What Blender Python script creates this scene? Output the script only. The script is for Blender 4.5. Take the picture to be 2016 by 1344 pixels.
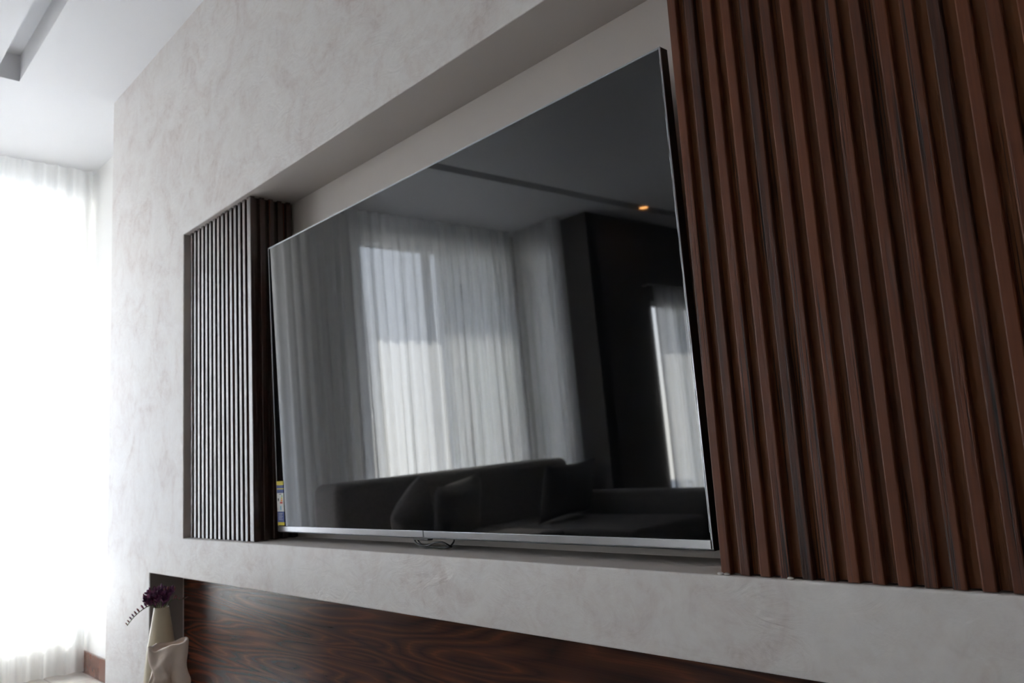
import bpy, bmesh, math, random
from mathutils import Vector, Matrix, noise

PI = math.pi
random.seed(7)
for o in list(bpy.data.objects):
    bpy.data.objects.remove(o, do_unlink=True)
S = bpy.context.scene
C = S.collection

# ------------------------------------------------------------------ camera
YAW, PITCH, ROLL = 0.819811, 0.150903, -0.060416
fwd = Vector((-math.sin(YAW)*math.cos(PITCH), math.cos(YAW)*math.cos(PITCH), math.sin(PITCH)))
rt0 = fwd.cross(Vector((0, 0, 1))).normalized()
up0 = rt0.cross(fwd)
rt = rt0*math.cos(ROLL) + up0*math.sin(ROLL)
up = -rt0*math.sin(ROLL) + up0*math.cos(ROLL)
cam_d = bpy.data.cameras.new('camera')
cam = bpy.data.objects.new('camera', cam_d)
C.objects.link(cam)
CAM = Vector((0, -1.16, 0.9818))
cam.matrix_world = Matrix((
    (rt.x, up.x, -fwd.x, CAM.x), (rt.y, up.y, -fwd.y, CAM.y), (rt.z, up.z, -fwd.z, CAM.z), (0, 0, 0, 1)))
cam_d.lens = 18.0
cam_d.sensor_width = 18.0*2016/1583.04
cam_d.clip_start = 0.02
cam_d.dof.use_dof = True
cam_d.dof.focus_distance = 1.45
cam_d.dof.aperture_fstop = 4.5
S.camera = cam

# ------------------------------------------------------------------ world, sun, exposure
w = bpy.data.worlds.new('world')
S.world = w
w.use_nodes = True
wn, wl = w.node_tree.nodes, w.node_tree.links
wn.clear()
bg = wn.new('ShaderNodeBackground')
out = wn.new('ShaderNodeOutputWorld')
tc = wn.new('ShaderNodeTexCoord')
sp = wn.new('ShaderNodeSeparateXYZ')
rp = wn.new('ShaderNodeValToRGB')
rp.color_ramp.elements[0].position = 0.0
rp.color_ramp.elements[0].color = (1.0, 0.965, 0.925, 1)
rp.color_ramp.elements[1].position = 0.5
rp.color_ramp.elements[1].color = (0.50, 0.66, 1.0, 1)
wl.new(tc.outputs['Generated'], sp.inputs[0])
wl.new(sp.outputs['Z'], rp.inputs[0])
wl.new(rp.outputs[0], bg.inputs['Color'])
bg.inputs['Strength'].default_value = 8.0
wl.new(bg.outputs[0], out.inputs[0])

sun_d = bpy.data.lights.new('sun', 'SUN')
sun_d.energy = 17.0
sun_d.angle = 0.009
sun_d.color = (1.0, 0.95, 0.87)
sun = bpy.data.objects.new('sun', sun_d)
C.objects.link(sun)
sun.location = (-12, -3, 12)
sun.rotation_euler = Vector((1.0, 0.2, -1.05)).to_track_quat('-Z', 'Y').to_euler()

S.view_settings.view_transform = 'Standard'
S.view_settings.look = 'None'
S.view_settings.exposure = 1.30
S.view_settings.gamma = 1.0
S.view_settings.use_curve_mapping = False
S.cycles.use_denoising = True
S.cycles.max_bounces = 12
S.cycles.diffuse_bounces = 6
S.cycles.glossy_bounces = 5
S.cycles.transparent_max_bounces = 24
S.cycles.sample_clamp_indirect = 0.0
S.cycles.caustics_reflective = False
S.cycles.caustics_refractive = False


def portal(loc, size, direction):
    d = bpy.data.lights.new('window_portal', 'AREA')
    d.shape = 'RECTANGLE'
    d.size, d.size_y = size
    d.cycles.is_portal = True
    o = bpy.data.objects.new('window_portal', d)
    C.objects.link(o)
    o.location = loc
    o.rotation_euler = Vector(direction).to_track_quat('-Z', 'Z').to_euler()


# ------------------------------------------------------------------ dimensions (metres, floor z = 0)
CEIL = 2.848
XE = -4.006                       # left end of the plastered wall
XN, ZT, ZB, ND = -3.099, 1.951, 0.782, 0.182     # upper niche
XL, ZL, LD = -3.455, 0.638, 0.157                # lower niche
XNR = 0.62                        # both niches end here, right of the view
XC = -5.0                         # curtains of the left wall
XW = -5.14                        # left wall inner face
TB = 0.195                        # set-back wall beyond the plastered wall
YB = -3.66                        # short return wall
XCW = -4.25                       # wall beyond the return
PITCHS = 0.0355

# ------------------------------------------------------------------ helpers
def link(o):
    C.objects.link(o)
    return o


def tag(o, label=None, cat=None, group=None, kind=None):
    if label: o['label'] = label
    if cat: o['category'] = cat
    if group: o['group'] = group
    if kind: o['kind'] = kind
    return o


def thing(name, label, cat, loc=(0, 0, 0), rot=(0, 0, 0), group=None):
    o = bpy.data.objects.new(name, None)
    o.empty_display_size = 0.05
    link(o)
    o.location = loc
    o.rotation_euler = rot
    return tag(o, label, cat, group)


def obj(name, bm, mats, parent=None, world=True, smooth=False, label=None):
    """link bm as one mesh; with a parent and world=True the vertices are given in world space"""
    if parent is not None and world:
        root = Vector(parent.location)
        p = parent.parent
        while p is not None:
            root += Vector(p.location)
            p = p.parent
        bmesh.ops.translate(bm, verts=bm.verts, vec=-root)
    me = bpy.data.meshes.new(name)
    bm.normal_update()
    bm.to_mesh(me)
    bm.free()
    if not isinstance(mats, (list, tuple)):
        mats = [mats]
    for m in mats:
        me.materials.append(m)
    if smooth:
        for p in me.polygons:
            p.use_smooth = True
        if smooth != 'all':
            me.set_sharp_from_angle(angle=math.radians(smooth if smooth is not True else 40))
    o = bpy.data.objects.new(name, me)
    link(o)
    if parent is not None:
        o.parent = parent
    if label:
        o['label'] = label
    return o


def origin_at(o, loc):
    """move an unparented mesh's origin to loc without moving the mesh"""
    loc = Vector(loc)
    o.data.transform(Matrix.Translation(-loc))
    o.location = loc
    return o


def box(bm, x0, x1, y0, y1, z0, z1, bev=0.0, seg=2, mi=0):
    r = bmesh.ops.create_cube(bm, size=1.0)
    vs = r['verts']
    bmesh.ops.scale(bm, vec=(x1-x0, y1-y0, z1-z0), verts=vs)
    bmesh.ops.translate(bm, vec=((x0+x1)/2, (y0+y1)/2, (z0+z1)/2), verts=vs)
    fs = {f for v in vs for f in v.link_faces}
    for f in fs:
        f.material_index = mi
    if bev > 0:
        es = {e for v in vs for e in v.link_edges}
        bmesh.ops.bevel(bm, geom=list(es), offset=bev, segments=seg, profile=0.5, affect='EDGES')
    return vs


def tube(bm, pts, rad, n=8, caps=True):
    pts = [Vector(p) for p in pts]
    rings = []
    prev = None
    for i, p in enumerate(pts):
        a = pts[max(i-1, 0)]
        b = pts[min(i+1, len(pts)-1)]
        t = (b-a).normalized()
        if prev is None:
            ref = Vector((0, 0, 1)) if abs(t.z) < 0.9 else Vector((1, 0, 0))
            u = t.cross(ref).normalized()
        else:
            u = (prev - t*prev.dot(t)).normalized()
        prev = u
        v = t.cross(u)
        r = rad[i] if isinstance(rad, (list, tuple)) else rad
        rings.append([bm.verts.new(p + (u*math.cos(2*PI*k/n) + v*math.sin(2*PI*k/n))*r) for k in range(n)])
    for i in range(len(rings)-1):
        for k in range(n):
            bm.faces.new((rings[i][k], rings[i][(k+1) % n], rings[i+1][(k+1) % n], rings[i+1][k]))
    if caps:
        bm.faces.new(list(reversed(rings[0])))
        bm.faces.new(rings[-1])


def catmull(P, n=8):
    P = [Vector(p) for p in P]
    Q = [P[0]] + P + [P[-1]]
    out = []
    for i in range(1, len(Q)-2):
        for k in range(n):
            t = k/n
            a, b, c, d = Q[i-1], Q[i], Q[i+1], Q[i+2]
            out.append(0.5*((2*b)+(-a+c)*t+(2*a-5*b+4*c-d)*t*t+(-a+3*b-3*c+d)*t*t*t))
    out.append(P[-1])
    return out


def surf(bm, rings, close=True):
    """skin a list of rings of points"""
    R = [[bm.verts.new(p) for p in r] for r in rings]
    n = len(R[0])
    for i in range(len(R)-1):
        for k in range(n if close else n-1):
            bm.faces.new((R[i][k], R[i][(k+1) % n], R[i+1][(k+1) % n], R[i+1][k]))
    return R


# ------------------------------------------------------------------ materials
def mat(name):
    m = bpy.data.materials.new(name)
    m.use_nodes = True
    nt = m.node_tree
    b = nt.nodes['Principled BSDF']
    return m, nt, b


def nd(nt, typ, **kw):
    n = nt.nodes.new(typ)
    for k, v in kw.items():
        setattr(n, k, v)
    return n


def setv(n, **kw):
    for k, v in kw.items():
        n.inputs[k.replace('_', ' ')].default_value = v


def coords(nt, scale=(1, 1, 1), rot=(0, 0, 0), which='Object'):
    t = nd(nt, 'ShaderNodeTexCoord')
    mp = nd(nt, 'ShaderNodeMapping')
    mp.inputs['Scale'].default_value = scale
    mp.inputs['Rotation'].default_value = rot
    nt.links.new(t.outputs[which], mp.inputs['Vector'])
    return mp.outputs['Vector']


def noise_n(nt, vec, scale, detail=4, rough=0.5, dist=0.0):
    n = nd(nt, 'ShaderNodeTexNoise')
    setv(n, Scale=scale, Detail=detail, Roughness=rough, Distortion=dist)
    nt.links.new(vec, n.inputs['Vector'])
    return n.outputs['Fac']


def ramp(nt, fac, stops):
    r = nd(nt, 'ShaderNodeValToRGB')
    e = r.color_ramp.elements
    while len(e) < len(stops):
        e.new(0.5)
    for i, (p, c) in enumerate(stops):
        e[i].position = p
        e[i].color = (*c, 1) if len(c) == 3 else c
    nt.links.new(fac, r.inputs[0])
    return r.outputs[0]


def bump(nt, b, h, strength, dist=0.01, prev=None):
    n = nd(nt, 'ShaderNodeBump')
    n.inputs['Strength'].default_value = strength
    n.inputs['Distance'].default_value = dist
    nt.links.new(h, n.inputs['Height'])
    if prev is not None:
        nt.links.new(prev, n.inputs['Normal'])
    nt.links.new(n.outputs[0], b.inputs['Normal'])
    return n.outputs[0]


def simple(name, col, rough=0.5, metal=0.0, ns=None, bumpv=0.0, var=0.06, spec=0.5, coat=0.0):
    m, nt, b = mat(name)
    v = coords(nt)
    f = noise_n(nt, v, ns or 12.0, 3)
    lo = tuple(max(0, c*(1-var)) for c in col)
    hi = tuple(min(1, c*(1+var)) for c in col)
    nt.links.new(ramp(nt, f, [(0.3, lo), (0.7, hi)]), b.inputs['Base Color'])
    b.inputs['Roughness'].default_value = rough
    b.inputs['Metallic'].default_value = metal
    b.inputs['Specular IOR Level'].default_value = spec
    b.inputs['Coat Weight'].default_value = coat
    b.inputs['Coat Roughness'].default_value = 0.08
    if bumpv:
        bump(nt, b, noise_n(nt, v, (ns or 12.0)*8, 4), bumpv, 0.002)
    return m


# trowelled plaster: blotches of slightly different tone, ridges left by the trowel
def plaster():
    m, nt, b = mat('trowelled_plaster')
    v = coords(nt)
    big = noise_n(nt, v, 5.5, 6, 0.62, 1.2)
    sm = noise_n(nt, v, 22.0, 5, 0.6, 1.6)
    mx = nd(nt, 'ShaderNodeMath', operation='ADD')
    ml = nd(nt, 'ShaderNodeMath', operation='MULTIPLY')
    ml.inputs[1].default_value = 0.45
    nt.links.new(sm, ml.inputs[0])
    nt.links.new(big, mx.inputs[0])
    nt.links.new(ml.outputs[0], mx.inputs[1])
    col = ramp(nt, mx.outputs[0], [(0.50, (0.520, 0.458, 0.432)), (0.62, (0.590, 0.540, 0.516)), (0.74, (0.625, 0.590, 0.566)), (0.9, (0.655, 0.627, 0.606))])
    nt.links.new(col, b.inputs['Base Color'])
    setv(b, Roughness=0.55)
    # trowel ridges: strongly distorted, banded noise
    vr = coords(nt, (1, 1, 1.7), (0, 0.5, 0))
    r1 = noise_n(nt, vr, 9.0, 7, 0.62, 3.0)
    r2 = nd(nt, 'ShaderNodeTexWave', wave_type='RINGS', rings_direction='Y')
    setv(r2, Scale=14.0, Distortion=14.0, Detail=3.0, Detail_Scale=1.3)
    nt.links.new(v, r2.inputs['Vector'])
    msk = ramp(nt, noise_n(nt, v, 6.0, 3, 0.5), [(0.56, (0, 0, 0)), (0.68, (1, 1, 1))])
    mm = nd(nt, 'ShaderNodeMath', operation='MULTIPLY')
    nt.links.new(r2.outputs['Fac'], mm.inputs[0])
    nt.links.new(msk, mm.inputs[1])
    p = bump(nt, b, r1, 0.35, 0.006)
    bump(nt, b, mm.outputs[0], 0.35, 0.0015, p)
    return m


def wood_slat(name, pitch, axis='X', dark=(0.034, 0.014, 0.010), mid=(0.104, 0.033, 0.015), lite=(0.165, 0.052, 0.021), rough=0.5, spec=0.25):
    """vertical stained battens: every batten its own tone, grain lines along z"""
    m, nt, b = mat(name)
    t = nd(nt, 'ShaderNodeTexCoord')
    s = nd(nt, 'ShaderNodeSeparateXYZ')
    nt.links.new(t.outputs['Object'], s.inputs[0])
    dv = nd(nt, 'ShaderNodeMath', operation='DIVIDE')
    dv.inputs[1].default_value = pitch
    nt.links.new(s.outputs[axis], dv.inputs[0])
    fl = nd(nt, 'ShaderNodeMath', operation='FLOOR')
    nt.links.new(dv.outputs[0], fl.inputs[0])
    wn_ = nd(nt, 'ShaderNodeTexWhiteNoise', noise_dimensions='1D')
    nt.links.new(fl.outputs[0], wn_.inputs['W'])
    off = nd(nt, 'ShaderNodeCombineXYZ')
    m3 = nd(nt, 'ShaderNodeMath', operation='MULTIPLY')
    m3.inputs[1].default_value = 37.0
    nt.links.new(wn_.outputs['Value'], m3.inputs[0])
    nt.links.new(m3.outputs[0], off.inputs['Z'])
    ad = nd(nt, 'ShaderNodeVectorMath', operation='ADD')
    nt.links.new(t.outputs['Object'], ad.inputs[0])
    nt.links.new(off.outputs[0], ad.inputs[1])
    mp = nd(nt, 'ShaderNodeMapping')
    mp.inputs['Scale'].default_value = (300, 300, 2.2)
    nt.links.new(ad.outputs[0], mp.inputs['Vector'])
    g = noise_n(nt, mp.outputs[0], 1.0, 3, 0.55, 0.0)
    mp2 = nd(nt, 'ShaderNodeMapping')
    mp2.inputs['Scale'].default_value = (30, 30, 1.6)
    nt.links.new(ad.outputs[0], mp2.inputs['Vector'])
    g2 = noise_n(nt, mp2.outputs[0], 1.0, 3, 0.5, 0.0)
    a = nd(nt, 'ShaderNodeMath', operation='MULTIPLY'); a.inputs[1].default_value = 0.30
    nt.links.new(g, a.inputs[0])
    b2 = nd(nt, 'ShaderNodeMath', operation='MULTIPLY_ADD'); b2.inputs[1].default_value = 0.45
    nt.links.new(g2, b2.inputs[0]); nt.links.new(a.outputs[0], b2.inputs[2])
    c2 = nd(nt, 'ShaderNodeMath', operation='MULTIPLY_ADD'); c2.inputs[1].default_value = 0.22
    nt.links.new(wn_.outputs['Value'], c2.inputs[0]); nt.links.new(b2.outputs[0], c2.inputs[2])
    col = ramp(nt, c2.outputs[0], [(0.30, dark), (0.48, mid), (0.72, lite)])
    # open-grain cracks, darker and cooler, only on some stretches
    mp3 = nd(nt, 'ShaderNodeMapping')
    mp3.inputs['Scale'].default_value = (420, 420, 4.0)
    nt.links.new(ad.outputs[0], mp3.inputs['Vector'])
    cr = ramp(nt, noise_n(nt, mp3.outputs[0], 1.0, 2, 0.5), [(0.54, (0, 0, 0)), (0.62, (1, 1, 1))])
    mp4 = nd(nt, 'ShaderNodeMapping')
    mp4.inputs['Scale'].default_value = (18, 18, 2.2)
    nt.links.new(ad.outputs[0], mp4.inputs['Vector'])
    ck = ramp(nt, noise_n(nt, mp4.outputs[0], 1.0, 2, 0.5), [(0.50, (0, 0, 0)), (0.62, (1, 1, 1))])
    mk = nd(nt, 'ShaderNodeMath', operation='MULTIPLY')
    nt.links.new(cr, mk.inputs[0]); nt.links.new(ck, mk.inputs[1])
    mx = nd(nt, 'ShaderNodeMix', data_type='RGBA')
    nt.links.new(mk.outputs[0], mx.inputs['Factor'])
    nt.links.new(col, mx.inputs['A'])
    mx.inputs['B'].default_value = (0.018, 0.013, 0.013, 1)
    nt.links.new(mx.outputs['Result'], b.inputs['Base Color'])
    setv(b, Roughness=rough)
    b.inputs['Specular IOR Level'].default_value = spec
    p = bump(nt, b, g, 0.18, 0.0006)
    iv = nd(nt, 'ShaderNodeMath', operation='SUBTRACT'); iv.inputs[0].default_value = 1.0
    nt.links.new(mk.outputs[0], iv.inputs[1])
    bump(nt, b, iv.outputs[0], 0.5, 0.0012, p)
    return m


def wood_plank():
    """wide board with cathedral grain running along x"""
    m, nt, b = mat('dark_plank_wood')
    v = coords(nt, (0.22, 1.0, 2.6))
    wv = noise_n(nt, v, 3.2, 2, 0.5, 0.5)
    ml = nd(nt, 'ShaderNodeMath', operation='MULTIPLY'); ml.inputs[1].default_value = 30.0
    nt.links.new(wv, ml.inputs[0])
    pp = nd(nt, 'ShaderNodeMath', operation='PINGPONG'); pp.inputs[1].default_value = 1.0
    nt.links.new(ml.outputs[0], pp.inputs[0])
    v2 = coords(nt, (2.5, 60, 330))
    fine = noise_n(nt, v2, 1.0, 4, 0.6, 0.2)
    a = nd(nt, 'ShaderNodeMath', operation='MULTIPLY_ADD'); a.inputs[1].default_value = 0.5
    nt.links.new(fine, a.inputs[0])
    hf = nd(nt, 'ShaderNodeMath', operation='MULTIPLY'); hf.inputs[1].default_value = 0.5
    nt.links.new(pp.outputs[0], hf.inputs[0])
    nt.links.new(hf.outputs[0], a.inputs[2])
    big = noise_n(nt, coords(nt, (1.4, 1, 5.0)), 1.6, 3, 0.5)
    bb = nd(nt, 'ShaderNodeMath', operation='MULTIPLY_ADD'); bb.inputs[1].default_value = 0.5
    nt.links.new(big, bb.inputs[0]); nt.links.new(a.outputs[0], bb.inputs[2])
    col = ramp(nt, bb.outputs[0], [(0.42, (0.022, 0.009, 0.007)), (0.70, (0.056, 0.019, 0.012)), (0.92, (0.080, 0.026, 0.014)), (1.0, (0.115, 0.036, 0.017))])
    nt.links.new(col, b.inputs['Base Color'])
    setv(b, Roughness=0.26, IOR=1.22)
    bump(nt, b, a.outputs[0], 0.12, 0.001)
    return m


def sheer(name, trans=0.30, col=(0.93, 0.93, 0.92)):
    m = bpy.data.materials.new(name)
    m.use_nodes = True
    nt = m.node_tree
    nt.nodes.clear()
    o = nd(nt, 'ShaderNodeOutputMaterial')
    tl = nd(nt, 'ShaderNodeBsdfTranslucent')
    df = nd(nt, 'ShaderNodeBsdfDiffuse')
    tp = nd(nt, 'ShaderNodeBsdfTransparent')
    v = coords(nt, (1, 1, 0.3))
    c = ramp(nt, noise_n(nt, v, 40, 2), [(0.3, tuple(k*0.96 for k in col)), (0.7, col)])
    nt.links.new(c, tl.inputs[0]); nt.links.new(c, df.inputs[0])
    m1 = nd(nt, 'ShaderNodeMixShader'); m1.inputs[0].default_value = 0.40
    nt.links.new(tl.outputs[0], m1.inputs[1]); nt.links.new(df.outputs[0], m1.inputs[2])
    m2 = nd(nt, 'ShaderNodeMixShader')
    # cloth seen edge-on closes up: less of it is see-through
    lw = nd(nt, 'ShaderNodeLayerWeight'); lw.inputs[0].default_value = 0.45
    mr = nd(nt, 'ShaderNodeMapRange')
    mr.inputs['To Min'].default_value = 1-trans
    mr.inputs['To Max'].default_value = 1.0
    nt.links.new(lw.outputs['Facing'], mr.inputs['Value'])
    nt.links.new(mr.outputs[0], m2.inputs[0])
    nt.links.new(tp.outputs[0], m2.inputs[1]); nt.links.new(m1.outputs[0], m2.inputs[2])
    nt.links.new(m2.outputs[0], o.inputs[0])
    return m


def glass():
    m = bpy.data.materials.new('window_glass')
    m.use_nodes = True
    nt = m.node_tree
    nt.nodes.clear()
    o = nd(nt, 'ShaderNodeOutputMaterial')
    tp = nd(nt, 'ShaderNodeBsdfTransparent'); tp.inputs[0].default_value = (0.95, 0.97, 0.97, 1)
    gl = nd(nt, 'ShaderNodeBsdfGlossy'); gl.inputs['Roughness'].default_value = 0.02
    mx = nd(nt, 'ShaderNodeMixShader')
    mx.inputs[0].default_value = 0.04
    nt.links.new(tp.outputs[0], mx.inputs[1]); nt.links.new(gl.outputs[0], mx.inputs[2])
    nt.links.new(mx.outputs[0], o.inputs[0])
    return m


def floor_mat():
    m, nt, b = mat('pale_floor_tile')
    br = nd(nt, 'ShaderNodeTexBrick')
    br.offset = 0.0
    setv(br, Scale=1.0, Mortar_Size=0.003, Brick_Width=0.6, Row_Height=0.6)
    br.inputs['Color1'].default_value = (0.60, 0.57, 0.53, 1)
    br.inputs['Color2'].default_value = (0.57, 0.54, 0.50, 1)
    br.inputs['Mortar'].default_value = (0.36, 0.34, 0.31, 1)
    nt.links.new(coords(nt), br.inputs['Vector'])
    nt.links.new(br.outputs['Color'], b.inputs['Base Color'])
    setv(b, Roughness=0.16)
    return m


def emis(name, col, st):
    m, nt, b = mat(name)
    b.inputs['Base Color'].default_value = (*col, 1)
    b.inputs['Emission Color'].default_value = (*col, 1)
    b.inputs['Emission Strength'].default_value = st
    return m


M_PLASTER = plaster()
M_NICHE = simple('smooth_niche_paint', (0.52, 0.472, 0.437), 0.6, ns=3, bumpv=0.05, var=0.02)
M_WHITE = simple('white_wall_paint', (0.80, 0.79, 0.77), 0.6, ns=3, var=0.015)
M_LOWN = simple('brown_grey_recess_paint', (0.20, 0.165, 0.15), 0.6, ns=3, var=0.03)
M_TAUPE = simple('dark_taupe_paint', (0.10, 0.085, 0.075), 0.7, ns=3, var=0.03)
M_CEIL = simple('ceiling_paint', (0.73, 0.725, 0.735), 0.55, ns=2, var=0.01)
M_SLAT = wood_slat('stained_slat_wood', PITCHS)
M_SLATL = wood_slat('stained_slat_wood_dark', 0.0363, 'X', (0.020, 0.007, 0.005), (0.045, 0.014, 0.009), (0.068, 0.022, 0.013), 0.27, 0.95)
M_PLANK = wood_plank()
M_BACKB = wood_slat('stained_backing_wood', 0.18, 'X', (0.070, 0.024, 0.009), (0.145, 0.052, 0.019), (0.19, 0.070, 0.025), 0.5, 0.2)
M_BASE = simple('brown_baseboard_wood', (0.16, 0.070, 0.050), 0.25, ns=6, var=0.15)
M_FLOOR = floor_mat()
M_SHEER = sheer('sheer_curtain_cloth', 0.26)
M_GLASS = glass()
M_FRAME = simple('window_frame_paint', (0.55, 0.55, 0.55), 0.4)
M_OUT = simple('terrace_concrete', (0.22, 0.21, 0.20), 0.8, ns=3, var=0.05)
M_BLACK = simple('black_plastic', (0.012, 0.012, 0.013), 0.45)
M_SILVER = simple('brushed_silver_trim', (0.36, 0.36, 0.37), 0.24, 1.0, ns=40, var=0.03)
M_CHROME = simple('grey_metal_frame', (0.33, 0.34, 0.36), 0.28, 1.0, ns=40, var=0.03)
M_CREAM = simple('cream_glazed_ceramic', (0.56, 0.48, 0.34), 0.38, ns=9, var=0.03)
M_BISQUE = simple('pale_matte_ceramic', (0.74, 0.61, 0.515), 0.55, ns=14, var=0.04, bumpv=0.03)
M_SOFA = simple('charcoal_brown_upholstery', (0.30, 0.27, 0.255), 0.85, ns=60, bumpv=0.15, var=0.15)
M_CUSHD = simple('dark_grey_cushion_cloth', (0.16, 0.145, 0.14), 0.85, ns=60, bumpv=0.15, var=0.12)
M_CUSH = simple('grey_brown_cushion_cloth', (0.33, 0.30, 0.285), 0.8, ns=60, bumpv=0.15, var=0.12)
M_STEM = simple('green_stem', (0.07, 0.10, 0.025), 0.5, ns=60, var=0.2)


def screen_mat():
    m, nt, b = mat('glossy_screen_panel')
    f = noise_n(nt, coords(nt), 3.0, 2)
    nt.links.new(ramp(nt, f, [(0.3, (0.0035, 0.0035, 0.004)), (0.7, (0.0045, 0.0045, 0.005))]), b.inputs['Base Color'])
    setv(b, Roughness=0.026, IOR=1.5)
    return m


M_SCREEN = screen_mat()


def petal_mat():
    m, nt, b = mat('purple_petal')
    f = noise_n(nt, coords(nt), 70.0, 3)
    nt.links.new(ramp(nt, f, [(0.35, (0.05, 0.010, 0.055)), (0.55, (0.15, 0.025, 0.11)), (0.75, (0.36, 0.08, 0.14))]), b.inputs['Base Color'])
    setv(b, Roughness=0.5)
    b.inputs['Subsurface Weight'].default_value = 0.0
    return m


M_PETAL = petal_mat()
M_BUD = simple('reddish_bud', (0.22, 0.07, 0.07), 0.5, ns=80, var=0.4)

# ------------------------------------------------------------------ the setting
def struct(name, bm, m, smooth=False):
    o = obj(name, bm, m, smooth=smooth)
    o['kind'] = 'structure'
    return o


# floor
bm = bmesh.new()
box(bm, -5.30, 3.6, -6.6, 0.32, -0.1, 0.0)
struct('floor', bm, M_FLOOR)

# ceiling with a recessed groove running round it
bm = bmesh.new()
TX0, TX1, TY0, TY1, TH = -4.01, 2.7, -5.9, -0.404, 0.125
box(bm, -5.30, TX0, -6.6, 0.32, CEIL, CEIL+0.3)
box(bm, TX1, 3.6, -6.6, 0.32, CEIL, CEIL+0.3)
box(bm, TX0, TX1, TY1, 0.32, CEIL, CEIL+0.3)
box(bm, TX0, TX1, -6.6, TY0, CEIL, CEIL+0.3)
box(bm, TX0, TX1, TY0, TY1, CEIL+TH, CEIL+0.3)
GW = 0.10
box(bm, TX0+GW, TX1-GW, TY0+GW, TY1-GW, CEIL, CEIL+TH+0.01)
struct('ceiling', bm, M_CEIL)

# front wall: plaster sheet with the two recesses, edges softly rounded
bm = bmesh.new()
xs = [XE, XL, XN, XNR, 3.5]
zs = [0.0, 0.10, ZL, ZB, ZT, CEIL]
def hole(i, j):
    x, z = (xs[i]+xs[i+1])/2, (zs[j]+zs[j+1])/2
    if XL < x < XNR and 0.10 < z < ZL: return LD
    if XN < x < XNR and ZB < z < ZT: return ND
    return 0
V = {(i, j): bm.verts.new((xs[i], 0, zs[j])) for i in range(5) for j in range(6)}
for i in range(4):
    for j in range(5):
        if not hole(i, j):
            bm.faces.new((V[i, j], V[i+1, j], V[i+1, j+1], V[i, j+1]))
edges = []
for i in range(4):
    for j in range(5):
        h = hole(i, j)
        if not h: continue
        for (a, b, ni, nj) in (((i, j), (i+1, j), i, j-1), ((i+1, j), (i+1, j+1), i+1, j), ((i+1, j+1), (i, j+1), i, j+1), ((i, j+1), (i, j), i-1, j)):
            if 0 <= ni < 4 and 0 <= nj < 5 and hole(ni, nj): continue
            A, B = V[a], V[b]
            key = lambda vv: ('b', vv.index)
            A2 = bm.verts.new((A.co.x, TB+0.02, A.co.z)); B2 = bm.verts.new((B.co.x, TB+0.02, B.co.z))
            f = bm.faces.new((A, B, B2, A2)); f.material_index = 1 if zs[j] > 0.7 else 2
            edges.append(tuple(sorted((a, b))))
bmesh.ops.remove_doubles(bm, verts=bm.verts, dist=1e-5)
# left end of the wall
e0 = [bm.verts.new((XE, TB+0.02, 0)), bm.verts.new((XE, TB+0.02, CEIL))]
col = [v for v in bm.verts if abs(v.co.x-XE) < 1e-6 and abs(v.co.y) < 1e-6]
col.sort(key=lambda v: v.co.z)
bm.faces.new(col + [e0[1], e0[0]])
bmesh.ops.recalc_face_normals(bm, faces=bm.faces)
be = [e for e in bm.edges if len(e.link_faces) == 2 and abs(e.link_faces[0].normal.dot(e.link_faces[1].normal)) < 0.5
      and abs(e.verts[0].co.y) < 1e-6 and abs(e.verts[1].co.y) < 1e-6]
bmesh.ops.bevel(bm, geom=be, offset=0.004, segments=3, profile=0.5, affect='EDGES', material=0)
bmesh.ops.recalc_face_normals(bm, faces=bm.faces)
# make sure the sheet faces the room
for f in bm.faces:
    if abs(f.normal.y) > 0.99 and f.normal.y > 0:
        bmesh.ops.reverse_faces(bm, faces=bm.faces)
        break
struct('wall_front', bm, [M_PLASTER, M_NICHE, M_LOWN], smooth=35)
# backing of the recesses and set-back stretch beyond the plastered wall
bm = bmesh.new()
box(bm, XE+0.002, 3.6, ND, 0.32, 0, CEIL, mi=0)
struct('wall_niche', bm, M_NICHE)
bm = bmesh.new()
box(bm, -5.30, XE+0.05, TB, 0.33, 0, CEIL)
struct('wall_alcove', bm, M_WHITE)

# left wall with two windows
WZ0, WZ1 = 0.30, 2.72
W1 = (-1.30, 0.13)
W2 = (-3.56, -2.02)
def wall_with_windows_x(name, xa, xb, y0, y1, wins, m):
    bm = bmesh.new()
    ys = sorted(wins)
    cur = y0
    for (a, b, z0, z1) in ys:
        box(bm, xa, xb, cur, a, 0, CEIL)
        box(bm, xa, xb, a, b, 0, z0)
        box(bm, xa, xb, a, b, z1, CEIL)
        cur = b
    box(bm, xa, xb, cur, y1, 0, CEIL)
    return struct(name, bm, m)
wall_with_windows_x('wall_left', XW-0.16, XW, YB-0.12, TB, [(*W1, WZ0, WZ1), (*W2, WZ0, WZ1)], M_WHITE)
# short return wall with a narrow window
bm = bmesh.new()
NW = (-5.02, -4.60)
box(bm, XW, NW[0], YB-0.12, YB, 0, CEIL)
box(bm, NW[1], XCW, YB-0.12, YB, 0, CEIL)
box(bm, NW[0], NW[1], YB-0.12, YB, 0, WZ0)
box(bm, NW[0], NW[1], YB-0.12, YB, WZ1, CEIL)
struct('wall_return', bm, M_TAUPE)
W3 = (-5.45, -4.42)
wall_with_windows_x('wall_side', XCW-0.12, XCW, -6.5, YB-0.001, [(*W3, 0.15, 2.15)], M_TAUPE)
bm = bmesh.new(); box(bm, XCW-0.12, 3.6, -6.62, -6.5, 0, CEIL); struct('wall_back', bm, M_TAUPE)
bm = bmesh.new(); box(bm, 3.5, 3.62, -6.5, 0.3, 0, CEIL); struct('wall_right', bm, M_WHITE)

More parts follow.
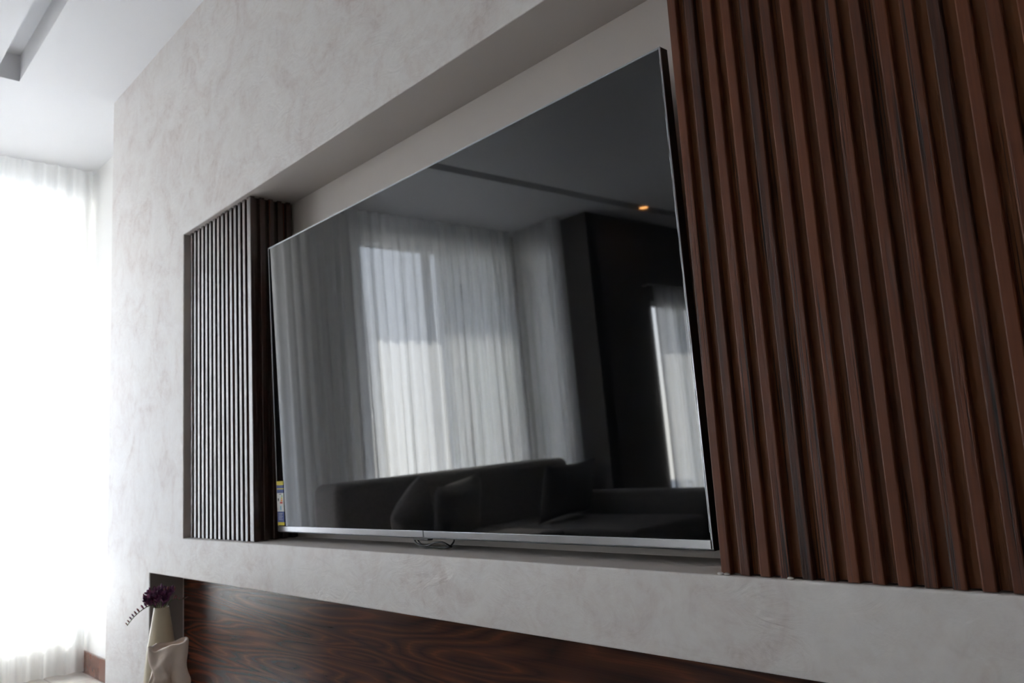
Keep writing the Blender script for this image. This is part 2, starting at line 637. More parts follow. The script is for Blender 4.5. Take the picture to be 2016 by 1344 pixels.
# windows: frame, mullion, pane
def window_x(n, x, y0, y1, z0, z1, mull=()):
    bm = bmesh.new()
    t = 0.05
    for (a, b, c, d) in ((y0, y0+t, z0, z1), (y1-t, y1, z0, z1), (y0+t, y1-t, z0, z0+t), (y0+t, y1-t, z1-t, z1)):
        box(bm, x-0.03, x+0.03, a, b, c, d, 0.004)
    for q in mull:
        box(bm, x-0.025, x+0.025, q-0.03, q+0.03, z0+t, z1-t, 0.004)
    fr = struct('window_%d' % n, bm, M_FRAME)
    bm = bmesh.new()
    box(bm, x-0.004, x+0.004, y0+t, y1-t, z0+t, z1-t)
    p = obj('pane', bm, M_GLASS, fr)
    portal((x-0.14, (y0+y1)/2, (z0+z1)/2), (y1-y0, z1-z0), (1, 0, 0))
window_x(1, XW-0.09, *W1, WZ0, WZ1, (-0.5,))
window_x(2, XW-0.09, *W2, WZ0, WZ1, (-2.72,))
window_x(3, XCW-0.08, *W3, 0.15, 2.15, (-4.95,))
bm = bmesh.new()
for (a, b, c, d) in ((NW[0], NW[0]+0.05, WZ0, WZ1), (NW[1]-0.05, NW[1], WZ0, WZ1), (NW[0]+0.05, NW[1]-0.05, WZ0, WZ0+0.05), (NW[0]+0.05, NW[1]-0.05, WZ1-0.05, WZ1)):
    box(bm, a, b, YB-0.09, YB-0.04, c, d, 0.004)
w4 = struct('window_4', bm, M_FRAME)
bm = bmesh.new(); box(bm, NW[0]+0.05, NW[1]-0.05, YB-0.07, YB-0.062, WZ0+0.05, WZ1-0.05); obj('pane', bm, M_GLASS, w4)

# baseboards
def base_bm(x0, x1, y0, y1):
    bm = bmesh.new()
    box(bm, x0, x1, y0, y1, 0, 0.113, 0.003)
    return bm
struct('baseboard_alcove', base_bm(XW+0.016, XE-0.0, TB-0.015, TB), M_BASE)
struct('baseboard_left', base_bm(XW, XW+0.015, YB+0.016, TB), M_BASE)
struct('baseboard_return', base_bm(XW+0.016, XCW, YB, YB+0.015), M_BASE)
struct('baseboard_side', base_bm(XCW, XCW+0.015, -6.48, YB), M_BASE)
struct('baseboard_back', base_bm(XCW+0.02, 3.48, -6.5, -6.485), M_BASE)
struct('baseboard_right', base_bm(3.485, 3.5, -6.48, 0.0), M_BASE)

# outside: terrace floor, balcony slab over the left windows (deepened over the first to block its light), small canopy over the third one
bm = bmesh.new(); box(bm, -16, -5.3, -12, 6, -0.25, -0.05); struct('terrace_floor', bm, M_OUT)
bm = bmesh.new(); box(bm, -5.97, -5.30, YB-0.3, -1.6, 2.86, 3.1); box(bm, -7.15, -5.30, -1.6, 3.5, 2.78, 3.1); struct('balcony_slab_and_blocker', bm, M_OUT)
bm = bmesh.new(); box(bm, -4.78, XCW-0.12, -6.5, YB-0.4, 2.28, 2.42); struct('window_canopy', bm, M_OUT)

# ------------------------------------------------------------------ slatted panels
def slat_profile(bm, x0, x1, yb, yf, z0, z1, r=0.0022):
    """one vertical batten, front edges rounded"""
    pts = [(x0, yb), (x0, yf+r), (x0+r*0.3, yf+r*0.3), (x0+r, yf), (x1-r, yf), (x1-r*0.3, yf+r*0.3), (x1, yf+r), (x1, yb)]
    lo = [bm.verts.new((x, y, z0)) for x, y in pts]
    hi = [bm.verts.new((x, y, z1)) for x, y in pts]
    n = len(pts)
    for k in range(n):
        bm.faces.new((lo[k], lo[(k+1) % n], hi[(k+1) % n], hi[k]))
    bm.faces.new(lo); bm.faces.new(list(reversed(hi)))


def slat_profile_x(bm, y0, y1, xb, xf, z0, z1, r=0.0022):
    pts = [(xb, y0), (xf-r, y0), (xf-r*0.3, y0+r*0.3), (xf, y0+r), (xf, y1-r), (xf-r*0.3, y1-r*0.3), (xf-r, y1), (xb, y1)]
    lo = [bm.verts.new((x, y, z0)) for x, y in pts]
    hi = [bm.verts.new((x, y, z1)) for x, y in pts]
    n = len(pts)
    for k in range(n):
        bm.faces.new((lo[k], lo[(k+1) % n], hi[(k+1) % n], hi[k]))
    bm.faces.new(lo); bm.faces.new(list(reversed(hi)))


# right panel
XP = -0.780
t = thing('slatted_cladding', 'large reddish-brown vertical slat panel filling the recess right of the television', 'wall panel', (XP, 0.10, ZB))
bm = bmesh.new()
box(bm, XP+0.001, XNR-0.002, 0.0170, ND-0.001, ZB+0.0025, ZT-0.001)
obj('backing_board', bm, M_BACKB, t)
bm = bmesh.new()
n = int((XNR-XP)/PITCHS)
for i in range(n):
    x = XP+i*PITCHS
    slat_profile(bm, x, x+0.0180, 0.0185, 0.006+random.uniform(-0.0006, 0.0006), ZB+0.0012, ZT-0.001)
bmesh.ops.recalc_face_normals(bm, faces=bm.faces)
obj('slats', bm, M_SLAT, t)
# lumps of filler where the panel meets the sill
for (x, y, q) in ((XP-0.001, 0.006, 0.004), (XP+0.012, 0.004, 0.0035), (XP+3.5*PITCHS, 0.004, 0.0035)):
    bm = bmesh.new()
    r = bmesh.ops.create_icosphere(bm, subdivisions=2, radius=q)
    bmesh.ops.scale(bm, vec=(1.6, 0.9, 0.7), verts=r['verts'])
    bmesh.ops.translate(bm, vec=(x, y, ZB+0.002), verts=r['verts'])
    obj('filler_bead', bm, M_NICHE, t, smooth='all', label='pale lump of filler at the foot of the panel')

# left block
BX1 = -2.54
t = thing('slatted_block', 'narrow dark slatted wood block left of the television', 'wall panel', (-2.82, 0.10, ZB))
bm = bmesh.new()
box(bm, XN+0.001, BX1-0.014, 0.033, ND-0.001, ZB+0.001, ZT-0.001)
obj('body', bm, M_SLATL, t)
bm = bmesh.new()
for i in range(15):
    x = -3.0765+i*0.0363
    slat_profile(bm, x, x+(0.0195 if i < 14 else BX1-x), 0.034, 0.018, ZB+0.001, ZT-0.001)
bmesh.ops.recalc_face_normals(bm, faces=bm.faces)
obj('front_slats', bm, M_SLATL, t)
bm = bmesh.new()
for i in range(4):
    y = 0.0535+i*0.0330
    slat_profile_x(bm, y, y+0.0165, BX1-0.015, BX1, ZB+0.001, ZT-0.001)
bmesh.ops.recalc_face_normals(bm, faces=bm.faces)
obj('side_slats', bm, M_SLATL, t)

# plank at the back of the lower recess
wb = thing('wood_board', 'dark brown wood board with wavy grain lining the long recess below the television', 'wood board', (-1.4, LD, 0.102))
bm = bmesh.new()
box(bm, XL+0.006, XNR-0.002, LD-0.022, ND-0.001, 0.102, ZL-0.0015)
obj('board', bm, M_PLANK, wb)
bm = bmesh.new()
box(bm, XL+0.0005, XL+0.0055, LD-0.023, LD, 0.102, ZL-0.0015, 0.0005)
obj('edge_strip', bm, M_NICHE, wb, label='pale narrow strip at the left end of the board')

# ------------------------------------------------------------------ television
TVX0, TVX1, TVY, TVZ0, TVZ1, TILT = -2.484, -0.836, 0.0737, 0.812, 1.754, 0.022
TW, TH_ = TVX1-TVX0, TVZ1-TVZ0
tv = thing('television', 'large flat-screen television with glossy black screen, mounted tilted in the recess', 'television', (TVX0, TVY, TVZ0), (TILT, 0, 0))
bm = bmesh.new()   # screen
box(bm, 0.0042, TW-0.0042, 0.0012, 0.008, 0.0172, TH_-0.0045)
obj('screen', bm, M_SCREEN, tv, world=False)
bm = bmesh.new()   # frame: thin grey lip, black flanks
def ring(bm, a, b, c, d, t, y0, y1, mi):
    box(bm, a, a+t, y0, y1, c, d, 0.0006, 1, mi)
    box(bm, b-t, b, y0, y1, c, d, 0.0006, 1, mi)
    box(bm, a+t, b-t, y0, y1, d-t, d, 0.0006, 1, mi)
    box(bm, a+t, b-t, y0, y1, c, c+t, 0.0006, 1, mi)
ring(bm, 0, TW, 0, TH_, 0.0042, 0.0, 0.0030, 0)
obj('frame', bm, M_CHROME, tv, world=False, label='thin grey metal edge of the screen')
bm = bmesh.new()
box(bm, 0.0003, TW-0.0003, 0.0031, 0.024, -0.0028, TH_-0.0003, 0.001)
box(bm, 0.16, TW-0.16, 0.024, 0.062, 0.03, 0.55, 0.012, 3)
obj('rear_housing', bm, M_BLACK, tv, world=False)
bm = bmesh.new()
box(bm, 0.003, TW-0.003, -0.0022, 0.0012, 0.0012, 0.0168, 0.0008)
obj('bottom_trim', bm, M_SILVER, tv, world=False, label='brushed silver strip along the lower edge of the screen')
bm = bmesh.new()
LPX = TW*0.437
box(bm, LPX, LPX+0.075, -0.0040, -0.0020, 0.0008, 0.0176, 0.001)
obj('logo_plate', bm, M_SILVER, tv, world=False)
bm = bmesh.new()
box(bm, LPX+0.02, LPX+0.085, 0.004, 0.020, -0.008, 0.001, 0.002)
obj('sensor_box', bm, M_BLACK, tv, world=False)
# wall bracket behind
bm = bmesh.new()
box(bm, TW/2-0.30, TW/2+0.30, 0.060, ND-TVY+0.012, 0.28, 0.33, 0.002)
box(bm, TW/2-0.30, TW/2+0.30, 0.060, ND-TVY+0.008, 0.46, 0.50, 0.002)
obj('wall_bracket', bm, M_BLACK, tv, world=False)
# dangling cable under the middle
bm = bmesh.new()
def cab(px, dz, dy=0.012):
    return (px, dy, dz)
x0 = LPX+0.005
tube(bm, catmull([(x0-0.005, 0.03, 0.004), (x0+0.004, 0.016, -0.006), (x0+0.022, 0.010, -0.017), (x0+0.045, 0.010, -0.0215), (x0+0.07, 0.012, -0.020), (x0+0.095, 0.012, -0.0135), (x0+0.125, 0.012, -0.0115), (x0+0.142, 0.014, -0.016), (x0+0.147, 0.02, -0.021), (x0+0.140, 0.03, -0.0245)], 6), 0.0024, 8)
tube(bm, catmull([(x0+0.0, 0.03, 0.002), (x0+0.012, 0.022, -0.012), (x0+0.040, 0.020, -0.0245), (x0+0.09, 0.020, -0.0255), (x0+0.135, 0.022, -0.0245), (x0+0.150, 0.03, -0.012), (x0+0.152, 0.03, 0.002)], 6), 0.0022, 8)
obj('cable', bm, M_BLACK, tv, world=False, smooth='all', label='black cable looped below the screen')
# protective film lifting at the edges
M_FILM = simple('clear_film_edge', (0.55, 0.58, 0.60), 0.25, 0.0, ns=30, var=0.1)
random.seed(3)
bm = bmesh.new()
rows = []
for k in range(90):
    z = 0.03+(TH_-0.06)*k/89
    a = noise.noise(Vector((z*38, 0.3, 0)))
    b_ = max(0.0003, 0.0009+0.0016*noise.noise(Vector((z*26, 5.3, 0))))
    p = Vector((TW-0.0040+0.0007*a, -0.0005-0.0009*abs(a), z))
    rows.append([p, p+Vector((b_, -0.0004, 0))])
surf(bm, rows, close=False)
obj('protective_film', bm, M_FILM, tv, world=False, label='clear protective film lifting at the right screen edge')
bm = bmesh.new()
rows = []
for k in range(120):
    x = 0.03+(TW*0.6)*k/119
    a = noise.noise(Vector((x*22, 9.3, 0)))
    b_ = max(0.0003, 0.0010+0.0018*noise.noise(Vector((x*16, 2.3, 0))))
    p = Vector((x, -0.0005-0.0009*abs(a), TH_-0.0030+0.0008*a))
    rows.append([p, p+Vector((0, -0.0003, b_))])
surf(bm, rows, close=False)
obj('protective_film', bm, M_FILM, tv, world=False, label='clear protective film lifting at the top screen edge')
# energy label, lower left corner of the screen
LX0, LX1, LZ0, LZ1 = 0.003, 0.047, 0.020, 0.160
cols = {'yellow': (0.62, 0.50, 0.03), 'blue': (0.02, 0.05, 0.22), 'white': (0.60, 0.60, 0.58), 'red': (0.55, 0.03, 0.02), 'orange': (0.75, 0.28, 0.03), 'green': (0.10, 0.40, 0.10), 'cyan': (0.12, 0.42, 0.58), 'ink': (0.02, 0.02, 0.02)}
LM = {k: simple('label_'+k, v, 0.35, ns=20, var=0.03) for k, v in cols.items()}
keys = list(LM)
bm = bmesh.new()
H = LZ1-LZ0
def band(a, b, k, x0=0.0, x1=1.0, y=-0.0004):
    box(bm, LX0+(LX1-LX0)*x0, LX0+(LX1-LX0)*x1, y, 0.0014, LZ1-H*b, LZ1-H*a, mi=keys.index(k))
band(0.0, 0.09, 'yellow'); band(0.09, 0.165, 'blue'); band(0.165, 0.185, 'yellow'); band(0.185, 0.27, 'blue')
band(0.27, 0.69, 'white'); band(0.69, 0.93, 'blue'); band(0.93, 1.0, 'yellow')
T = -0.0006
band(0.29, 0.305, 'ink', 0.35, 0.7, T)
band(0.39, 0.45, 'ink', 0.12, 0.30, T)
band(0.32, 0.36, 'green', 0.72, 0.84, T)
band(0.37, 0.41, 'yellow', 0.64, 0.84, T)
band(0.42, 0.46, 'orange', 0.56, 0.84, T)
band(0.47, 0.51, 'red', 0.45, 0.84, T)
band(0.56, 0.66, 'cyan', 0.45, 0.62, T)
for q in range(5):
    band(0.73+q*0.035, 0.738+q*0.035, 'white', 0.15, 0.8-0.1*(q % 2), T)
obj('energy_label', bm, [LM[k] for k in keys], tv, world=False, label='yellow, blue and white energy rating sticker')

# ------------------------------------------------------------------ sheer curtains
def curtain(name, label, p0, p1, nrm, top=CEIL, seed=0, pitch=0.085, amp=0.026, flare=0.5, zb=0.012, group=None, m=None):
    """p0,p1: ends on the floor plan; nrm: outward plan direction of folds"""
    p0, p1, nrm = Vector(p0), Vector(p1), Vector(nrm)
    L = (p1-p0).length
    d = (p1-p0)/L
    nu = max(24, int(L/0.0065))
    zs = [zb+(top-zb)*(k/22) for k in range(23)]
    bm = bmesh.new()
    rows = []
    for z in zs:
        f = z/top
        row = []
        for i in range(nu+1):
            s = L*i/nu
            w = s + 0.018*noise.noise(Vector((s*9, seed, 0))) + (1-f)*0.030*noise.noise(Vector((s*5, seed+4, f*1.2)))
            ph = 2*PI*w/pitch + 2.2*noise.noise(Vector((s*3.1, seed+9.0, f*0.5)))
            a = amp*(0.55+0.45*noise.noise(Vector((s*6, seed+2, 0))))*(0.6+flare*(1-f))
            off = a*math.sin(ph) + 0.30*a*math.sin(2.3*ph+1.0) + 0.020*(1-f)*noise.noise(Vector((s*4, seed+7, 1.0)))
            tg = 0.30*a*math.cos(ph)
            P = p0 + d*(s+tg) + nrm*off
            row.append(Vector((P.x, P.y, z)))
        rows.append(row)
    surf(bm, rows, close=False)
    o = obj(name, bm, m or M_SHEER, smooth='all')
    origin_at(o, ((p0.x+p1.x)/2, (p0.y+p1.y)/2, 0))
    return tag(o, label, 'curtain', group)

curtain('sheer_curtain', 'white sheer floor-length curtain glowing over the window left of the plastered wall', (XC, 0.175), (XC, -1.78), (1, 0), seed=1.3)
curtain('sheer_curtain', 'second sheer layer drawn back against the corner beside the plastered wall', (XC-0.07, 0.165), (XC-0.07, -0.75), (1, 0), seed=31.3, pitch=0.075, amp=0.02)
curtain('sheer_curtain', 'white sheer curtain behind the sofa, mirrored in the middle of the screen', (XC, -1.82), (XC, -3.50), (1, 0), seed=5.1, pitch=0.095, amp=0.046)
curtain('sheer_curtain', 'second sheer layer behind the white curtain, at the corner side of the mirrored window', (XC-0.075, -2.70), (XC-0.075, -3.56), (1, 0), seed=15.1, pitch=0.13, amp=0.02)
curtain('sheer_curtain', 'short white sheer curtain on the narrow return wall, mirrored at the corner', (XC-0.01, -3.535), (-4.46, -3.535), (0, 1), seed=8.2, pitch=0.10, amp=0.02)
curtain('sheer_curtain', 'added inner sheer layer of the return wall curtain, dimming the narrow window', (XC+0.05, -3.60), (-4.48, -3.60), (0, 1), seed=28.2, pitch=0.09, amp=0.012)  # extra layer put in to dim the narrow window
curtain('sheer_curtain', 'white sheer curtain mirrored at the right edge of the screen', (XCW+0.07, -4.36), (XCW+0.07, -5.52), (1, 0), top=2.25, seed=3.7, pitch=0.11)
bm = bmesh.new()
tube(bm, [(XCW+0.07, -4.30, 2.262), (XCW+0.07, -5.58, 2.262)], 0.009, 10)
for y in (-4.33, -5.55):
    box(bm, XCW, XCW+0.07, y-0.008, y+0.008, 2.256, 2.268)
o = obj('curtain_rod', bm, M_FRAME, smooth=True)
origin_at(o, (XCW+0.07, -4.94, 2.262))
tag(o, 'grey rod carrying the curtain mirrored at the right edge of the screen', 'curtain rod')

# ------------------------------------------------------------------ sofa with cushions (seen mirrored in the screen)
SX, SY0, SY1 = -4.78, -3.42, -1.30
sofa = thing('corner_sofa', 'long charcoal corner sofa mirrored in the television screen', 'sofa', (-4.2, -2.36, 0))
bm = bmesh.new(); box(bm, SX, -3.62, SY0, SY1, 0.10, 0.30, 0.02, 3); obj('base', bm, M_SOFA, sofa, smooth=40)
bm = bmesh.new(); box(bm, SX, SX+0.32, SY0+0.02, SY1-0.0, 0.302, 0.86, 0.06, 6); obj('backrest', bm, M_SOFA, sofa, smooth=40)
bm = bmesh.new(); box(bm, SX+0.33, -3.05, SY0, SY0+0.25, 0.302, 0.60, 0.06, 6); obj('armrest', bm, M_SOFA, sofa, smooth=40)
bm = bmesh.new(); box(bm, -3.618, -3.05, SY0, -2.42, 0.10, 0.30, 0.02, 3); obj('chaise_base', bm, M_SOFA, sofa, smooth=40)
for (a, b, xr) in ((SY0+0.26, -2.42, -3.06), (-2.41, -1.87, -3.60), (-1.86, SY1, -3.60)):
    bm = bmesh.new(); box(bm, SX+0.33, xr, a, b, 0.303, 0.45, 0.035, 5); obj('seat_cushion', bm, M_SOFA, sofa, smooth=40)
for (x, y) in ((SX+0.08, SY1-0.08), (SX+0.08, SY0+0.08), (-3.12, SY0+0.08), (-3.70, SY1-0.08), (-3.12, -2.50)):
    bm = bmesh.new()
    r = bmesh.ops.create_cone(bm, cap_ends=True, segments=16, radius1=0.018, radius2=0.025, depth=0.10)
    bmesh.ops.translate(bm, vec=(x, y, 0.05), verts=r['verts'])
    obj('leg', bm, M_BLACK, sofa, smooth=True)


def cushion(label, loc, w, rot, m, th=0.16):
    """pillow: two bulged sheets meeting at a seam, corners pulled out"""
    bm = bmesh.new()
    N = 14
    rows = {}
    for s in (1, -1):
        for i in range(N+1):
            for j in range(N+1):
                u, v = 2*i/N-1, 2*j/N-1
                edge = i in (0, N) or j in (0, N)
                if edge and s == -1: rows[s, i, j] = rows[1, i, j]; continue
                pin = 1-0.10*(1-u*u)*abs(v)**2 - 0.10*(1-v*v)*abs(u)**2
                h = th/2*((1-u**4)*(1-v**4))**0.45
                h += 0.006*noise.noise(Vector((u*2, v*2, s*3.0)))*(0 if edge else 1)
                rows[s, i, j] = bm.verts.new((u*w/2*pin, s*h, v*w/2*pin))
        for i in range(N):
            for j in range(N):
                q = [rows[s, i, j], rows[s, i+1, j], rows[s, i+1, j+1], rows[s, i, j+1]]
                if len(set(q)) == 4:
                    bm.faces.new(q if s == -1 else list(reversed(q)))
    bmesh.ops.recalc_face_normals(bm, faces=bm.faces)
    o = obj('cushion', bm, m, smooth='all')
    o.location = loc
    o.rotation_euler = rot
    return tag(o, label, 'cushion', 'scatter cushions on the sofa')

cushion('leftmost grey-brown scatter cushion standing on its corner, mirrored in the screen', (-4.00, -1.53, 0.625), 0.37, (0.25, 0.62, PI/2-0.35), M_CUSH)
cushion('middle grey-brown scatter cushion leaning behind the leftmost one, mirrored in the screen', (-4.07, -1.93, 0.635), 0.39, (0.28, 0.15, PI/2-0.12), M_CUSH)
cc = cushion('large dark cushion in the sofa corner, mirrored right of the other two', (-4.02, -2.90, 0.650), 0.74, (0.22, 0.0, PI/2-0.25), M_CUSHD)
cc.scale = (1.0, 0.7, 0.54)

# recessed spotlight in the ceiling margin
lamp = thing('ceiling_spotlight', 'small warm spotlight in the ceiling groove, mirrored near the top right of the screen', 'ceiling light', (-3.96, -4.08, CEIL+0.010))
bm = bmesh.new()
prof = [(0.040, 0.1149), (0.040, 0.0), (0.039, -0.004), (0.036, -0.004), (0.034, 0.0)]
surf(bm, [[Vector((r*math.cos(a), r*math.sin(a), z)) for a in [2*PI*k/32 for k in range(32)]] for r, z in prof])
obj('lamp_housing', bm, M_FRAME, lamp, world=False, smooth=True)
bm = bmesh.new()
r = bmesh.ops.create_cone(bm, cap_ends=True, segments=24, radius1=0.034, radius2=0.034, depth=0.003)
bmesh.ops.translate(bm, vec=(0, 0, -0.002), verts=r['verts'])
obj('lens', bm, emis('warm_lamp_lens', (1.0, 0.45, 0.14), 14.0), lamp, world=False)

# ------------------------------------------------------------------ vases and flowers
VB = Vector((-2.845, -0.165, 0))
prof = [(0.0, 0.0), (0.050, 0.0), (0.060, 0.006), (0.070, 0.05), (0.0755, 0.12), (0.0765, 0.19), (0.0755, 0.25), (0.071, 0.303), (0.063, 0.40), (0.0545, 0.458), (0.0455, 0.503), (0.0380, 0.540), (0.0325, 0.568), (0.0300, 0.582), (0.0288, 0.584), (0.0275, 0.582), (0.0300, 0.565), (0.035, 0.540), (0.042, 0.503), (0.051, 0.458), (0.060, 0.40), (0.068, 0.30), (0.072, 0.19), (0.066, 0.05), (0.05, 0.015), (0.0, 0.012)]
prof = [(r*0.79, z) for r, z in prof]
bm = bmesh.new()
N = 48
R = surf(bm, [[Vector((max(r, 1e-4)*math.cos(2*PI*k/N), max(r, 1e-4)*math.sin(2*PI*k/N), z)) for k in range(N)] for r, z in prof])
bmesh.ops.remove_doubles(bm, verts=bm.verts, dist=2e-4)
bmesh.ops.recalc_face_normals(bm, faces=bm.faces)
o = obj('bottle_vase', bm, M_CREAM, smooth='all')
o.location = VB
tag(o, 'tall cream bottle-shaped vase with narrow neck holding the purple flowers', 'vase')

# crumpled vase: paper-bag body with folded, wavy rim
VC = Vector((-2.452, -0.285, 0))
yaw_c = math.atan2(CAM.y-VC.y, CAM.x-VC.x)      # its broad side faces the room
bm = bmesh.new()
N = 160
HC = 0.535
def bag(th, f, inner=0.0):
    c, s = math.cos(th), math.sin(th)
    n_ = 2/2.9
    a, b = 0.058-inner, 0.037-inner*1.1
    u = a*abs(c)**n_*(1 if c > 0 else -1)
    v = b*abs(s)**n_*(1 if s > 0 else -1)
    z = f*HC
    taper = 0.86+0.05*math.sin(2*PI*f*1.3)+0.12*max(0, f-0.55)/0.45
    u *= taper; v *= taper
    # creases and dents
    q = Vector((u*16, v*16, z*13))
    rdg = abs(noise.noise(q*0.9+Vector((3, 1, 7))))
    dent = -0.020*math.exp(-((u-0.002)**2/0.0005+(z-0.435)**2/0.0012)) - 0.016*math.exp(-((u+0.030)**2/0.0010+(z-0.385)**2/0.0007)) - 0.012*math.exp(-((u-0.045)**2/0.0003+(z-0.44)**2/0.0016)) + 0.010*math.exp(-((u-0.012)**2/0.00012+(z-0.40)**2/0.0022))
    rr = math.exp(-((u-0.008)**2+(z-0.445)**2)/0.0016)
    def ridge(ang, c):
        t_ = (u-0.008)*math.sin(ang) - (z-0.445)*math.cos(ang) + c
        return math.exp(-(t_*t_)/0.00002)
    if v > 0:
        dent += 0.0055*rr*(ridge(1.35, 0.0)+ridge(0.25, 0.004)+ridge(2.4, -0.003)) - 0.004*rr
    d = 0.016*noise.noise(q*0.55) - 0.020*rdg + 0.009*noise.noise(q*1.7) + (dent if v > 0 else 0)
    L = max(1e-6, math.hypot(u, v))
    u += u/L*d; v += v/L*d + (0.5*dent if v > 0 else 0)
    u -= 0.012*min(1.0, (1-f)/0.25)
    k = max(0, (f-0.72)/0.28)**1.5
    z += (-0.006*u/0.066 + 0.003*math.sin(5*th+1.0))*k
    if v > 0:
        z -= 0.012*math.exp(-((u-0.022)**2/0.0006))*k
        v -= 0.010*math.exp(-((u-0.030)**2/0.0003))*k
    return u, v, z
rings = []
fs = [0.0, 0.004] + [0.02+0.98*k/84 for k in range(85)]
for f in fs:
    sc_ = 0.92 if f == 0 else 1.0
    rings.append([bag(2*PI*k/N, f) for k in range(N)])
    if f == 0: rings[-1] = [(u*sc_, v*sc_, z) for u, v, z in rings[-1]]
for f in [1.0-0.45*k/30 for k in range(31)]:
    rings.append([(lambda q: (q[0], q[1], q[2]+0.0015 if f == 1.0 else q[2]))(bag(2*PI*k/N, max(f, 0.03), 0.005)) for k in range(N)])
R_ = []
for r in rings:
    R_.append([Vector((u, v, max(z, 0.0))) for u, v, z in r])
RR = surf(bm, R_)
bm.faces.new(list(reversed(RR[0]))); bm.faces.new(RR[-1])
bmesh.ops.recalc_face_normals(bm, faces=bm.faces)
# local +v should look at the camera side
bmesh.ops.rotate(bm, verts=bm.verts, matrix=Matrix.Rotation(yaw_c-PI/2, 3, 'Z'), cent=(0, 0, 0))
o = obj('crumpled_vase', bm, M_BISQUE, smooth='all')
o.location = VC
tag(o, 'pale crumpled paper-bag shaped ceramic vase in front of the cream bottle vase', 'vase')

# freesias: u to the right and v up as seen from the room, w towards the viewer
rh = Vector((rt.x, rt.y, 0)).normalized()
toward = Vector((CAM.x-VB.x, CAM.y-VB.y, 0)).normalized()
side = Vector((0, 0, 1)).cross(toward).normalized()
if side.dot(rh) < 0: side = -side
RIM = VB + Vector((0, 0, 0.582))
def P3(u, v, wd=0.0):
    return side*u + Vector((0, 0, v)) + toward*wd


def blossom(bm, c, d, s):
    """six-petalled funnel"""
    d = d.normalized()
    a = d.cross(Vector((0.3, 0.2, 0.9))).normalized()
    b = d.cross(a)
    for k in range(6):
        th = 2*PI*k/6 + random.uniform(-0.15, 0.15)
        r = a*math.cos(th)+b*math.sin(th)
        tdir = -a*math.sin(th)+b*math.cos(th)
        op = random.uniform(0.75, 1.15)
        rows = []
        for (l, rad, wd) in ((0.0, 0.08, 0.08), (0.35, 0.16, 0.16), (0.62, 0.34*op, 0.24), (0.85, 0.50*op, 0.22), (1.0, 0.60*op, 0.07)):
            cc = c + d*l*s + r*rad*s
            rows.append([cc - tdir*wd*s, cc - r*0.03*s, cc + tdir*wd*s])
        surf(bm, rows, close=False)


def bud(bm, c, d, s):
    d = d.normalized()
    pts = [c + d*s*k for k in (0, 0.3, 0.6, 0.85, 1.0)]
    tube(bm, pts, [0.08*s, 0.17*s, 0.19*s, 0.12*s, 0.03*s], 7)


def freesia(label, pts, blooms, buds, lit=False):
    base = Vector(pts[0])
    t = thing('freesia_stem', label, 'flower', RIM, group='freesias in the cream bottle vase')
    path = catmull([P3(*p) for p in pts], 6)
    bm = bmesh.new()
    n = len(path)
    tube(bm, path, [0.0022-0.0011*k/(n-1) for k in range(n)], 6)
    obj('stem', bm, M_STEM, t, world=False, smooth='all')
    for (u, v, wd, du, dv, s) in blooms:
        bm = bmesh.new()
        c = P3(u, v, wd)
        blossom(bm, c, P3(du, dv, random.uniform(0.0, 0.5)), s)
        tube(bm, [c-P3(du, dv).normalized()*0.006, c+P3(du, dv).normalized()*s*0.35], [0.0022, 0.0032], 6)
        obj('blossom', bm, M_PETAL, t, world=False, smooth='all')
    for (u, v, wd, du, dv, s) in buds:
        bm = bmesh.new()
        bud(bm, P3(u, v, wd), P3(du, dv, 0.1), s)
        obj('bud', bm, M_BUD if random.random() < 0.6 else M_PETAL, t, world=False, smooth='all')
    return t


random.seed(21)
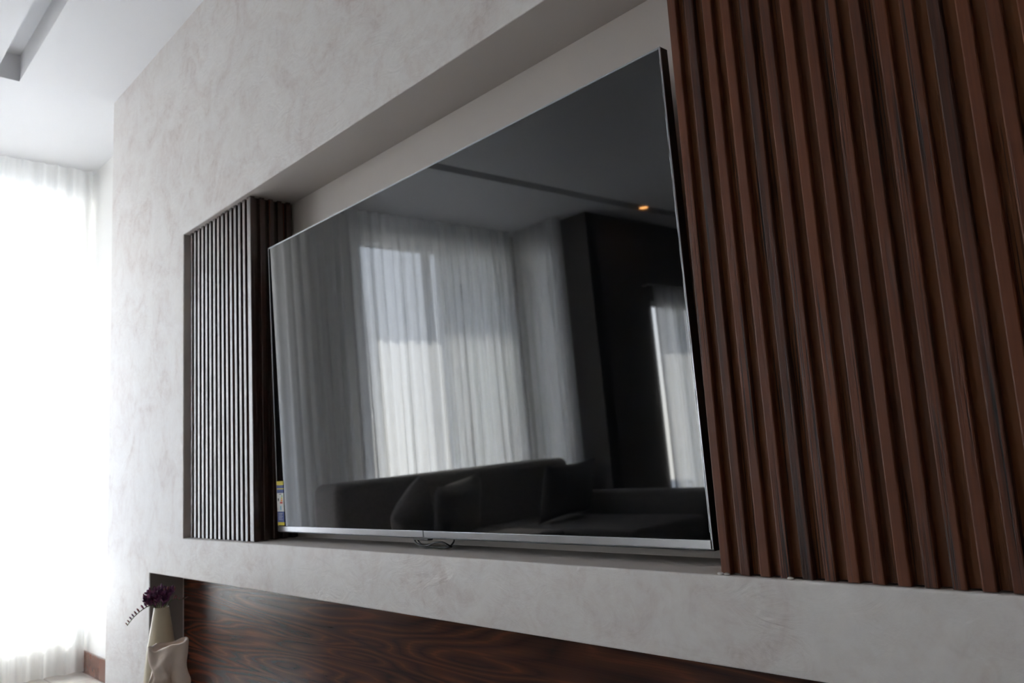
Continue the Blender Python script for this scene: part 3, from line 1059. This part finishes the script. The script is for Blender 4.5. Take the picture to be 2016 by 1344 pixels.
# arching stem on the left, buds standing along it like a comb
arc = [(-0.008, -0.10, 0.0), (-0.011, -0.02, 0.0), (-0.018, 0.004, 0.0), (-0.036, 0.010, 0.0), (-0.062, -0.002, 0.01), (-0.085, -0.022, 0.01), (-0.102, -0.044, 0.01)]
pth = catmull([Vector(a) for a in arc], 6)
buds = []
K = [pth[int(len(pth)*q)] for q in (0.50, 0.56, 0.62, 0.68, 0.74, 0.80, 0.86, 0.91, 0.96)]
for i, k in enumerate(K):
    buds.append((k.x, k.y, k.z, -0.55, 0.9-0.03*i, 0.018-0.0009*i))
freesia('freesia stem arching down to the left of the bunch with a comb of small buds', arc, [], buds)
arc = [(0.006, -0.10, 0.0), (0.011, -0.02, -0.004), (0.024, 0.012, -0.01), (0.040, 0.021, -0.01), (0.058, 0.016, -0.01), (0.083, 0.025, -0.01)]
freesia('thin freesia stem reaching out to the right of the bunch with tiny dark buds', arc, [], [(0.036, 0.020, -0.01, 0.5, 0.9, 0.017), (0.044, 0.020, -0.01, 0.2, 0.9, 0.013), (0.052, 0.017, -0.01, 0.6, 0.7, 0.010), (0.062, 0.017, -0.01, 0.7, 0.6, 0.009), (0.072, 0.020, -0.01, 0.9, 0.4, 0.009)])
spec = [
    (-0.050, 0.038, 0.010, 'leftmost upright freesia with open dark purple blossoms'),
    (-0.034, 0.056, 0.000, 'upright freesia second from the left, purple blossoms and a red-tipped bud'),
    (-0.018, 0.058, 0.022, 'freesia in the middle front of the bunch with yellow-throated purple blossoms'),
    (0.000, 0.064, -0.005, 'tallest freesia at the centre back of the bunch with reddish bud tips'),
    (0.018, 0.056, 0.020, 'freesia right of centre in front with dark purple blossoms'),
    (0.032, 0.056, 0.000, 'rightmost upright freesia with half-open magenta blossoms'),
]
for (u, v, wd, lab) in spec:
    arc = [(u*0.12, -0.10, wd*0.2), (u*0.18, -0.02, wd*0.35), (u*0.55, v*0.35, wd), (u, v, wd)]
    bl = []
    for k, q in enumerate((0.25, 0.5, 0.75, 0.95)):
        uu = u*(0.40+0.45*q)+random.uniform(-0.008, 0.008)
        vv = v*(0.15+0.62*q)+random.uniform(-0.004, 0.004)
        bl.append((uu, vv, wd+random.uniform(-0.012, 0.022), u*8+random.uniform(-0.5, 0.5), 0.8, random.uniform(0.020, 0.026)))
    bd = [(u, v*0.92, wd, u*6, 1.0, 0.018), (u+random.uniform(-0.01, 0.01), v*0.8, wd, random.uniform(-0.4, 0.4), 1.0, 0.020)]
    freesia(lab, arc, bl, bd)
